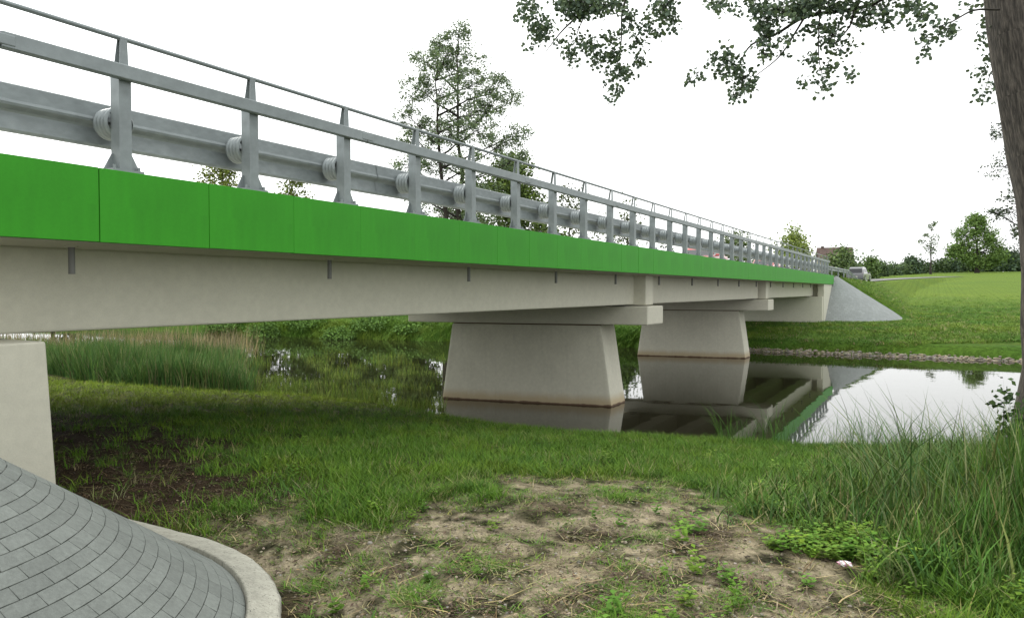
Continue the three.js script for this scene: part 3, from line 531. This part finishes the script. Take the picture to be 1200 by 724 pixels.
// ---------------------------------------------------------------- house and cars beyond
{
  const h = group('house'), d = 165, b = stand(978, d), m = d / F, top = EYE + (340 - 290) * m, w = 6.6, dep = 6.5, wy = top - 3.1 - b.y;
  const brick = std(rgb(0.42, 0.36, 0.29), 0.9), roofM = std(rgb(0.19, 0.125, 0.105), 0.85, { map: dataTex(256, (u, v) => { const f = (v * 20) % 1; return 0.75 + 0.2 * tile(u, v, 20, 2) - (f < 0.15 ? 0.18 : 0); }, true, 0.25) });
  mesh('wall', boxUV(new THREE.BoxGeometry(w, wy + 0.6, dep).translate(0, wy / 2 - 0.3, 0)), brick, h);
  const rs = new THREE.Shape([[-dep / 2 - 0.5, wy - 0.15], [0, wy + 3.1], [dep / 2 + 0.5, wy - 0.15], [dep / 2 + 0.3, wy - 0.15], [0, wy + 2.85], [-dep / 2 - 0.3, wy - 0.15]].map(([x, y]) => new THREE.Vector2(x, y)));
  const rg = new THREE.ExtrudeGeometry(rs, { depth: w + 0.8, bevelEnabled: false }); rg.translate(0, 0, -w / 2 - 0.4); rg.rotateY(Math.PI / 2);
  const roof = mesh('roof', boxUV(rg), roofM, h);
  mesh('chimney', new THREE.BoxGeometry(0.6, 1.3, 0.6).translate(-w * 0.38, wy + 2.75, 0), roofM, roof);
  for (const x of [-2.0, 0.1, 2.1]) { const wn = mesh('window', new THREE.BoxGeometry(1.1, 1.3, 0.1).translate(x, wy - 1.6, dep / 2), M.concrete, h); mesh('pane', new THREE.BoxGeometry(0.9, 1.1, 0.06).translate(x, wy - 1.6, dep / 2 + 0.03), M.pipe, wn); }
  const gm = new Mesher(), gv = [[-dep / 2, wy], [dep / 2, wy], [0, wy + 2.8]]; for (const x of [-w / 2, w / 2]) { const i = gv.map(([z, y]) => gm.v(V(x, y, z))); gm.tri(i[0], i[1], i[2]); }
  mesh('gable', gm.geo(), brick, h);
  h.position.copy(b); h.rotation.y = YAW - 0.3; tag(h, 'house with a brown tiled roof behind the end of the bridge', 'house');
}
function makeCar(name, label, paint, glassDark, o, grp) {
  const c = group(name), { L, H, Wd } = o, hw = Wd / 2;
  const paintM = std(paint, 0.28, { clearcoat: 1, clearcoatRoughness: 0.06, metalness: o.metal ?? 0 }), glass = std(rgb(0.02, 0.023, 0.025), 0.06), black = std(rgb(0.02, 0.02, 0.02), 0.7), lamp = (r, g, b) => std(rgb(r, g, b), 0.2);
  const shape = (pts) => new THREE.Shape(pts.map(([x, y]) => new THREE.Vector2(x * L, y * H)));
  const ex = (pts, w, bev) => { const g = new THREE.ExtrudeGeometry(shape(pts), { depth: w - 2 * bev, bevelEnabled: true, bevelSize: bev, bevelThickness: bev, bevelSegments: 3, curveSegments: 6 }); g.translate(0, 0, -(w - 2 * bev) / 2); return g; };
  const lower = [[-0.47, 0.16], [-0.485, 0.30], [-0.475, 0.50], [-0.44, 0.585], [0.20, 0.57], [0.42, 0.50], [0.475, 0.42], [0.485, 0.25], [0.46, 0.15]];
  const upper = [[-0.445, 0.57], [-0.40, 0.86], [-0.34, 0.955], [-0.10, 0.975], [0.03, 0.94], [0.21, 0.575]];
  mesh('body', ex(lower, Wd, 0.07), paintM, c);
  const gh = ex(upper, Wd * 0.86, 0.09), p = gh.attributes.position; for (let i = 0; i < p.count; i++) { const t = Math.max(0, p.getY(i) / H - 0.57) / 0.4; p.setZ(i, p.getZ(i) * (1 - 0.13 * t)); } gh.computeVertexNormals();
  mesh('cabin', gh, paintM, c);
  const quad = (name, pts, mat) => { const m = new Mesher(); const i = pts.map(([x, y, z]) => m.v(V(x * L, y * H, z * Wd))); for (let k = 1; k < i.length - 1; k++) m.tri(i[0], i[k], i[k + 1]); return mesh(name, m.geo(), mat, c); };
  quad('rear_window', [[-0.470, 0.585, -0.40], [-0.470, 0.585, 0.40], [-0.425, 0.90, 0.36], [-0.425, 0.90, -0.36]], glass);
  quad('windscreen', [[0.235, 0.60, -0.38], [0.235, 0.60, 0.38], [0.075, 0.90, 0.335], [0.075, 0.90, -0.335]], glass);
  for (const s of [1, -1]) {
    quad('side_window', [[-0.385, 0.615, s * 0.437], [-0.15, 0.61, s * 0.437], [-0.15, 0.90, s * 0.393], [-0.345, 0.87, s * 0.396]], glass);
    quad('side_window', [[-0.13, 0.61, s * 0.437], [0.16, 0.60, s * 0.437], [0.03, 0.885, s * 0.395], [-0.13, 0.90, s * 0.393]], glass);
    quad('tail_lamp', [[-0.492, 0.42, s * 0.38], [-0.492, 0.42, s * 0.47], [-0.475, 0.57, s * 0.46], [-0.475, 0.57, s * 0.40]], lamp(0.35, 0.02, 0.02));
    const hl = mesh('headlight', new THREE.SphereGeometry(0.13, 12, 8).scale(0.7, 0.7, 1.3), lamp(0.7, 0.72, 0.74), c); hl.position.set(0.45 * L, 0.42 * H, s * 0.36 * Wd);
    const mi = mesh('mirror', new RoundedBoxGeometry(0.12, 0.13, 0.18, 2, 0.04), paintM, c); mi.position.set(0.13 * L, 0.62 * H, s * (hw + 0.06));
    for (const x of [-0.30, 0.31]) { const wh = mesh('wheel', new THREE.CylinderGeometry(0.32, 0.32, 0.22, 24).rotateX(Math.PI / 2), black, c); wh.position.set(x * L, 0.32, s * (hw - 0.09)); mesh('rim', new THREE.CylinderGeometry(0.2, 0.2, 0.235, 10).rotateX(Math.PI / 2), M.steel, wh); }
  }
  mesh('rear_bumper', new RoundedBoxGeometry(0.16, 0.22, Wd * 0.96, 2, 0.05).translate(-0.478 * L, 0.235 * H, 0), paintM, c);
  mesh('number_plate', new THREE.BoxGeometry(0.012, 0.11, 0.5).translate(-0.495 * L - 0.03, 0.33 * H, 0), M.concrete, c);
  c.position.copy(o.pos); c.rotation.y = o.turn; return tag(c, label, 'car', grp);
}
{
  const [l, a] = flat(1007, 80);
  makeCar('parked_car', 'dark grey car on the road beyond the end of the bridge', rgb(0.07, 0.075, 0.08), true, { L: 4.0, H: 1.5, Wd: 1.7, pos: W(l, a, roadY(a) + 0.03), turn: Math.PI / 2 - 0.12 });
  makeCar('passing_car', 'red car on the bridge half hidden by the barrier posts above the second pier', rgb(0.42, 0.035, 0.03), true, { L: 4.1, H: 1.47, Wd: 1.75, pos: W(10.55, 38.4, 3.833), turn: -Math.PI / 2 });
  makeCar('passing_car', 'red car behind the barrier at the far end of the bridge', rgb(0.42, 0.05, 0.035), true, { L: 4.1, H: 1.47, Wd: 1.75, pos: W(10.5, 54.6, 3.833), turn: -Math.PI / 2 });
}

// ---------------------------------------------------------------- grass, reeds and litter
function tuft(n, h, w, spread, lean, seg = 2) {
  const m = new Mesher();
  for (let i = 0; i < n; i++) {
    const a = R(0, 6.283), r = Math.sqrt(rnd()) * spread, hh = h * R(0.55, 1.1), d = V(Math.cos(a), 0, Math.sin(a)), s = V(Math.cos(a + R(0.6, 2.5)), 0, Math.sin(a + R(0.6, 2.5))), k = lean * R(0.2, 1.3) * hh, o = V(Math.cos(a * 7) * r, -0.03, Math.sin(a * 7) * r), ww = w * R(0.7, 1.3);
    let prev = null;
    for (let j = 0; j <= seg; j++) {
      const t = j / seg, c = o.clone().addScaledVector(d, k * t * t); c.y += hh * (t - 0.18 * lean * t * t);
      if (j === seg) { const e = m.v(c); m.tri(prev[0], prev[1], e); } else { const e = ww / 2 * (1 - 0.35 * t), q = [m.v(c.clone().addScaledVector(s, -e)), m.v(c.clone().addScaledVector(s, e))]; if (prev) m.quad(prev[0], prev[1], q[1], q[0]); prev = q; }
    }
  }
  return m.geo();
}
function herb(n, h, ls) { // broad-leaved weed
  const m = new Mesher();
  for (let i = 0; i < n; i++) {
    const a = R(0, 6.283), lean = R(0.1, 0.6), hh = h * R(0.5, 1.1);
    for (let j = 0; j < 6; j++) { const t = (j + 1) / 6, p = V(Math.cos(a) * lean * hh * t, hh * t, Math.sin(a) * lean * hh * t), b = a + j * 2.4, d = V(Math.cos(b), R(-0.1, 0.5), Math.sin(b)).normalize(), s = d.clone().cross(V(0, 1, 0)).normalize(), z = ls * R(0.6, 1.2) * (1.15 - 0.5 * t); const v = [p, p.clone().addScaledVector(d, z * 0.5).addScaledVector(s, z * 0.33), p.clone().addScaledVector(d, z).add(V(0, -0.15 * z, 0)), p.clone().addScaledVector(d, z * 0.5).addScaledVector(s, -z * 0.33)].map((q) => m.v(q)); m.quad(...v); }
  }
  return m.geo();
}
const bladeMat = std(rgb(1, 1, 1), 0.8, { specularIntensity: 0.35 });
const leafyMat = std(rgb(1, 1, 1), 0.75, { specularIntensity: 0.3 });
function scatter(name, label, cat, geo, list, mat = bladeMat) {       // list: [lat, al, y, size, [r, g, b], yscale]
  const im = new THREE.InstancedMesh(geo, mat, list.length), M4 = new THREE.Matrix4(), q = new THREE.Quaternion(), e = new THREE.Euler(), col = rgb(0, 0, 0);
  list.forEach(([l, a, y, s, c, ys = 1], i) => { e.set(gauss() * 0.12, R(0, 6.283), gauss() * 0.12); M4.compose(W(l, a, y), q.setFromEuler(e), V(s, s * ys, s)); im.setMatrixAt(i, M4); im.setColorAt(i, col.setRGB(...c)); });
  im.name = name; return tag(im, label, cat, null, 'stuff');
}
const inCone = (l, a) => coneDist(l, a) < CONE.r + 0.25 && l < 6.3 && l > 0;
const wrapAt = (() => { const q = onY(990, 668, 1.32); return [-q.x, -q.z]; })();
const blocked = (l, a) => inCone(l, a) || Math.hypot(l - wrapAt[0], (a - wrapAt[1]) * 0.7 + 0.06) < 0.15 || (l > 5.9 && l < 12.8 && a < 3.45);
// a point of the near bank, evenly spread as the camera sees it
const pick = (p0, p1, d0, d1) => flat(R(p0, p1), 1 / lerp(1 / d0, 1 / d1, rnd()));
const mix3 = (a, b, t) => a.map((x, i) => lerp(x, b[i], t));
const jit = (c, k = 0.25) => { const v = 1 + R(-k, k); return [c[0] * v * R(0.9, 1.1), c[1] * v, c[2] * v * R(0.8, 1.2)]; };
const LUSH = [0.078, 0.178, 0.02], YELLOW = [0.18, 0.255, 0.022], BLUE = [0.052, 0.12, 0.03], STRAW = [0.34, 0.28, 0.15], BROWN = [0.12, 0.085, 0.05];
const tall = (l, a) => ss(1.9, -0.4, l + 1.1 * fbm(l * 0.9, a * 0.9, 61) + 0.5 * noise(l * 3, a * 3)) * ss(4.0, 6.2, a + fbm(l, a, 63)) * (0.45 + 0.55 * ss(-0.3, 0.25, fbm(l * 1.6, a * 1.6, 65)));
{
  const short = [], mid = [], high = [], dead = [];
  for (let i = 0; i < 200000; i++) {
    const [l, a] = pick(-120, 1320, 2.6, i < 160000 ? 21 : 34); if (blocked(l, a)) continue;
    const ne = nearEdge(l); if (a > ne + 0.15 + 1.3 * ss(13, 15, l)) continue;
    const n = fbm(l * 0.9, a * 0.9, 21), s = sandy(l, a), b = bareSoil(l, a), y = groundY(l, a), tl = tall(l, a);
    let dens = 1 - 0.955 * ss(0.1, 0.95, s) * (1 - ss(0.18, 0.34, fbm(l * 2.3, a * 2.3, 33)) * 0.6);
    dens *= 1 - 0.93 * b; dens *= 1 - 0.75 * ss(5.2, 3.9, a + 0.9 * fbm(l * 1.5, a * 1.5, 71)) * ss(1.8, 0.8, l); dens *= 1 - 0.8 * ss(0.12, 0.3, fbm(l * 1.2 + 9, a * 1.2, 73)) * ss(9, 7, a);
    if (rnd() > dens) continue;
    const open = ss(10.2, 12.2, l), edge = ss(ne - 2.6, ne - 0.6, a);  // open ground past the deck: sunlight put into the grass as yellower colour
    let c = mix3(LUSH, YELLOW, Math.min(1, 0.18 + 0.5 * ss(-0.1, 0.35, n) * (0.4 + 0.6 * rnd()) + 0.75 * open)); if (rnd() < 0.3 - 0.25 * open) c = mix3(c, BLUE, 0.6);
    if (rnd() < 0.06 + 0.25 * ss(0.1, 0.6, s)) c = mix3(c, STRAW, R(0.3, 0.8));
    c = jit(c);
    const r = rnd();
    if (tl > 0.15 && r < (0.5 + 0.25 * ss(0.5, -1.0, l)) * tl) high.push([l, a, y, R(0.75, 1.2), jit(mix3(c, rnd() < 0.12 ? STRAW : BLUE, 0.45), 0.25), R(0.35, 1.15) * (0.35 + 0.65 * tl) * (0.8 + 1.0 * ss(0.5, -1.0, l) * ss(9, 6.5, a))]);
    else if (r < 0.30 + 0.5 * edge && s < 0.35) mid.push([l, a, y, R(0.7, 1.15), c, R(0.7, 1.1) * (1 - 0.45 * s)]);
    else short.push([l, a, y, R(0.7, 1.2), c, R(0.5, 1.05) * (1 - 0.55 * s) * (1 - 0.4 * b)]);
  }
  for (let i = 0; i < 11000; i++) { const [l, a] = pick(-60, 1250, 2.8, 14); if (blocked(l, a) || a > nearEdge(l) - 0.6) continue; const s = sandy(l, a), b = bareSoil(l, a); if (rnd() > 0.08 + 0.75 * b + 0.42 * s * ss(-0.1, 0.25, fbm(l * 1.9, a * 1.9, 12)) + 0.25 * ss(1.8, 0, l) + 0.5 * ss(-0.6, -1.6, l)) continue; dead.push([l, a, groundY(l, a), R(0.5, 1.2), jit(rnd() < 0.45 + 0.5 * b ? BROWN : STRAW, 0.4), R(0.25, 0.7)]); }  // stalks mostly brown on bare soil: bridge shade put into their colour
  scatter('short_grass', 'short green grass covering the near river bank', 'grass', tuft(9, 0.095, 0.0055, 0.055, 1.1), short);
  scatter('meadow_grass', 'knee-high bright green grass along the near water edge', 'grass', tuft(10, 0.19, 0.006, 0.06, 0.75), mid);
  scatter('tall_grass', 'tall rough grass at the foot of the thick trunk', 'grass', tuft(9, 0.56, 0.0085, 0.08, 0.36, 3), high);
  scatter('dead_grass', 'brown withered stalks lying on the bare ground', 'dead grass', tuft(6, 0.11, 0.005, 0.07, 2.0), dead);
  // broad-leaved weeds
  const weeds = [];
  for (let i = 0; i < 15000; i++) { const [l, a] = pick(300, 1300, 3.0, 12); if (blocked(l, a) || a > nearEdge(l) - 0.2) continue; const k = fbm(l * 1.3, a * 1.3, 44); if (rnd() > ss(0.0, 0.35, k) * (0.75 * ss(1.9, 0.6, l) * ss(3.6, 4.6, a)) + 0.007) continue; weeds.push([l, a, groundY(l, a), R(0.5, 1.2), jit(mix3(LUSH, YELLOW, R(0, 0.5)), 0.3), R(0.6, 1.1)]); }
  scatter('weeds', 'low broad-leaved weeds among the grass near the trunk', 'weeds', herb(5, 0.16, 0.055), weeds, leafyMat);
  // long stems by the trunk and at the water
  const stems = [];
  for (let i = 0; i < 750; i++) { const [l, a] = pick(1000, 1260, 4.6, 12); if (a > nearEdge(l) || rnd() > tall(l, a)) continue; stems.push([l, a, groundY(l, a), R(0.8, 1.3), jit(mix3(BLUE, STRAW, R(0, 0.35))), R(0.5, 1.05)]); }
  for (let i = 0; i < 900; i++) { const [l, a] = pick(840, 1220, 12, 19), ne = nearEdge(l); if (a < ne - 1.6 || a > ne + 0.3) continue; stems.push([l, a, Math.max(-0.1, groundY(l, a)), R(0.6, 1.1), jit(mix3(BLUE, LUSH, rnd()), 0.35), R(0.7, 1.1)]); }
  scatter('grass_stems', 'long upright grass stems in front of the bright water', 'grass', tuft(4, 0.85, 0.008, 0.06, 0.45, 3), stems);
}
{ // reeds standing in the water at the left and dry reeds behind them
  const reeds = [], dry = [], thin = [];
  for (let i = 0; i < 26000; i++) { const [l, a] = pick(-80, 262 + 38 * gauss(), 17.5, 34), e = nearEdge(l); if (a < e - 1.2 - 1.2 * ss(15, 18, l) || l < 12.6) continue; const lim = l > 14.0 + 3 * noise(a * 0.4, 3) + 0.9 * gauss() + 0.15 * (a - 15); if (!lim) continue; reeds.push([l, a, Math.max(-0.2, groundY(l, a)), R(0.75, 1.15), jit(mix3(mix3(BLUE, [0.12, 0.21, 0.05], rnd()), STRAW, rnd() < 0.12 ? 0.6 : 0), 0.35), R(0.45, 1.1) * (0.85 + 0.7 * noise(l * 0.5, a * 0.5))]); }
  for (let i = 0; i < 2800; i++) { const [l, a] = pick(-60, 285 + 25 * gauss(), 33, 44); if (l < 20 || noise(l * 0.45, a * 0.6, 2) < -0.12) continue; dry.push([l, a, Math.max(-0.2, Math.min(0.4, groundY(l, a))), R(0.8, 1.2), jit(mix3([0.33, 0.27, 0.15], [0.12, 0.12, 0.04], rnd() < 0.35 ? R(0.5, 1) : 0), 0.45), R(0.4, 1.15) * (0.9 + 0.5 * noise(l * 0.8, a * 0.8))]); }
  for (let i = 0; i < 6500; i++) { const [l, a] = pick(250, 520, 18, 33); const k = noise(l * 0.55, a * 0.75, 6); if (k < 0.16 - 0.4 * ss(18.5, 16, a) || a < nearEdge(l) - 0.3 || l < 9.3) continue; if (l < 12.9 && a > 15.4) continue; thin.push([l, a, -0.1, R(0.6, 1.0), jit(mix3(mix3(LUSH, YELLOW, rnd()), STRAW, R(0, 0.3)), 0.35), R(0.45, 0.9)]); }
  scatter('green_reeds', 'dense green reeds standing at the left bank beyond the bridge', 'reeds', tuft(7, 1.15, 0.016, 0.14, 0.28, 3), reeds);
  scatter('dry_reeds', 'pale dry reeds behind the green reed bed', 'reeds', tuft(5, 1.45, 0.018, 0.22, 0.2, 3), dry);
  scatter('thin_reeds', 'thin scattered reeds growing in the shallow water beside the pier', 'reeds', tuft(4, 0.7, 0.012, 0.12, 0.35, 3), thin);
}
{ // far bank: riprap and grass
  const stones = [], far = [], slope = [];
  for (let i = 0; i < 9500; i++) { const l = R(-18, 13), f = farEdge(l), t = rnd(), a = f - 0.25 + 0.6 * t + 0.12 * gauss() * t; stones.push([l, a, groundY(l, a) + R(-0.03, 0.03), R(0.04, 0.105), jit([0.23, 0.20, 0.155], 0.45), R(0.5, 0.8)]); }
  const sg = new THREE.IcosahedronGeometry(1, 0); { const p = sg.attributes.position; for (let i = 0; i < p.count; i++) { const v = V(p.getX(i), p.getY(i), p.getZ(i)), k = 1 + 0.25 * noise(v.x * 2 + 3, v.y * 2, v.z * 2); p.setXYZ(i, v.x * k * 1.2, v.y * k, v.z * k); } sg.computeVertexNormals(); }
  scatter('riprap_stones', 'band of pale rubble stones along the far water line', 'stones', sg, stones, std(rgb(1, 1, 1), 0.95));
  for (let i = 0; i < 60000; i++) {
    const [l, a] = pick(240, 1300, 33, 95), f = farEdge(l); if (a < f + 0.2 - (l > 13 ? 1 : 0)) continue; if (a > 55 + 40 * rnd()) continue;
    { const fa = Math.atan2(FCONE.lat - l, FCONE.al - a); if (Math.hypot(l - FCONE.lat, a - FCONE.al) < 4.95 && fa > -1 && fa < 1.5) continue; }
    if (a > 48.2 && l > 5.9 && l < 12.9 && a < 54.5) continue; if (a > 53.5 && Math.abs(l - roadC(a)) < 3.1) continue; if (l > 6.2 && l < 12.6 && a > 44 && rnd() < 0.85) continue;
    const n = fbm(l * 0.3, a * 0.3, 51), c = jit(mix3([0.09, 0.185, 0.026], [0.165, 0.245, 0.034], ss(-0.25, 0.3, n)), 0.22);
    if (l > 12.5 && a < f + 2.2) slope.push([l, a, groundY(l, a), R(0.8, 1.3), c, R(0.8, 1.3)]); else far.push([l, a, groundY(l, a), R(0.8, 1.5), rnd() < 0.06 ? jit(STRAW) : c, R(0.4, 0.9) * (a > 60 ? 0.8 : 1)]);
  }
  scatter('bank_grass', 'mown green grass on the far bank and embankment', 'grass', tuft(11, 0.2, 0.013, 0.17, 0.9), far);
  scatter('rank_grass', 'rank overhanging grass along the far bank under the bridge', 'grass', tuft(9, 0.7, 0.03, 0.2, 0.8, 3), slope);
}
{ // pebbles, dead leaves and twigs on the bare patch
  const peb = [], chip = [];
  for (let i = 0; i < 5200; i++) { const [l, a] = pick(200, 1250, 2.7, 9); if (blocked(l, a)) continue; const s = sandy(l, a); if (rnd() > 0.1 + 0.9 * s) continue; peb.push([l, a, groundY(l, a), R(0.003, 0.012) * (rnd() < 0.05 ? 1.8 : 1), jit([0.26, 0.225, 0.17], 0.4), R(0.5, 0.9)]); }
  for (let i = 0; i < 26000; i++) { const [l, a] = pick(0, 1250, 2.7, 11); if (blocked(l, a)) continue; const s = sandy(l, a), li = ss(0.0, 0.3, fbm(l * 1.9, a * 1.9, 12)); if (rnd() > 0.06 + s * (0.10 + 0.9 * li) + 0.75 * bareSoil(l, a)) continue; chip.push([l, a, groundY(l, a) + 0.006, R(0.5, 1.4), jit(rnd() < 0.75 ? [0.085, 0.06, 0.04] : [0.22, 0.17, 0.10], 0.4)]); }
  scatter('pebbles', 'small pebbles scattered on the bare sand', 'pebbles', new THREE.IcosahedronGeometry(1, 0), peb, std(rgb(1, 1, 1), 0.9));
  const m = new Mesher(); for (let i = 0; i < 4; i++) { const c = V(R(-0.03, 0.03), R(0, 0.012), R(-0.03, 0.03)), d = rdir(); d.y *= 0.35; d.normalize(); const s = d.clone().cross(V(0, 1, 0.2)).normalize(), z = R(0.008, 0.022), w = i > 1 ? 0.0025 : z * 0.45; m.quad(...[c.clone().addScaledVector(d, -z), c.clone().addScaledVector(s, w), c.clone().addScaledVector(d, z), c.clone().addScaledVector(s, -w).add(V(0, 0.003, 0))].map((v) => m.v(v))); }
  scatter('leaf_litter', 'dark dead leaves and twig bits on the ground', 'leaf litter', m.geo(), chip, std(rgb(1, 1, 1), 0.95));
}
{ // crumpled wrapper lying among the weeds
  const g = new THREE.IcosahedronGeometry(0.027, 2), p = g.attributes.position, cols = []; for (let i = 0; i < p.count; i++) { const v = V(p.getX(i), p.getY(i), p.getZ(i)), k = 1 + 0.9 * noise(v.x * 75, v.y * 75, v.z * 75); p.setXYZ(i, v.x * k * 1.3, v.y * k * 0.5, v.z * k); const pk = noise(v.x * 55, v.z * 55, 2) > 0.05; cols.push(...(pk ? [0.55, 0.12, 0.25] : [0.75, 0.72, 0.72])); }
  g.setAttribute('color', new THREE.Float32BufferAttribute(cols, 3)); g.computeVertexNormals();
  const o = mesh('crumpled_wrapper', g, std(rgb(1, 1, 1), 0.4, { vertexColors: true })), [wl, wa] = wrapAt; o.position.copy(W(wl, wa, groundY(wl, wa) + 0.03));
  tag(o, 'small crumpled pink and white wrapper lying among the weeds', 'litter');
}
renderer.render(scene, camera);
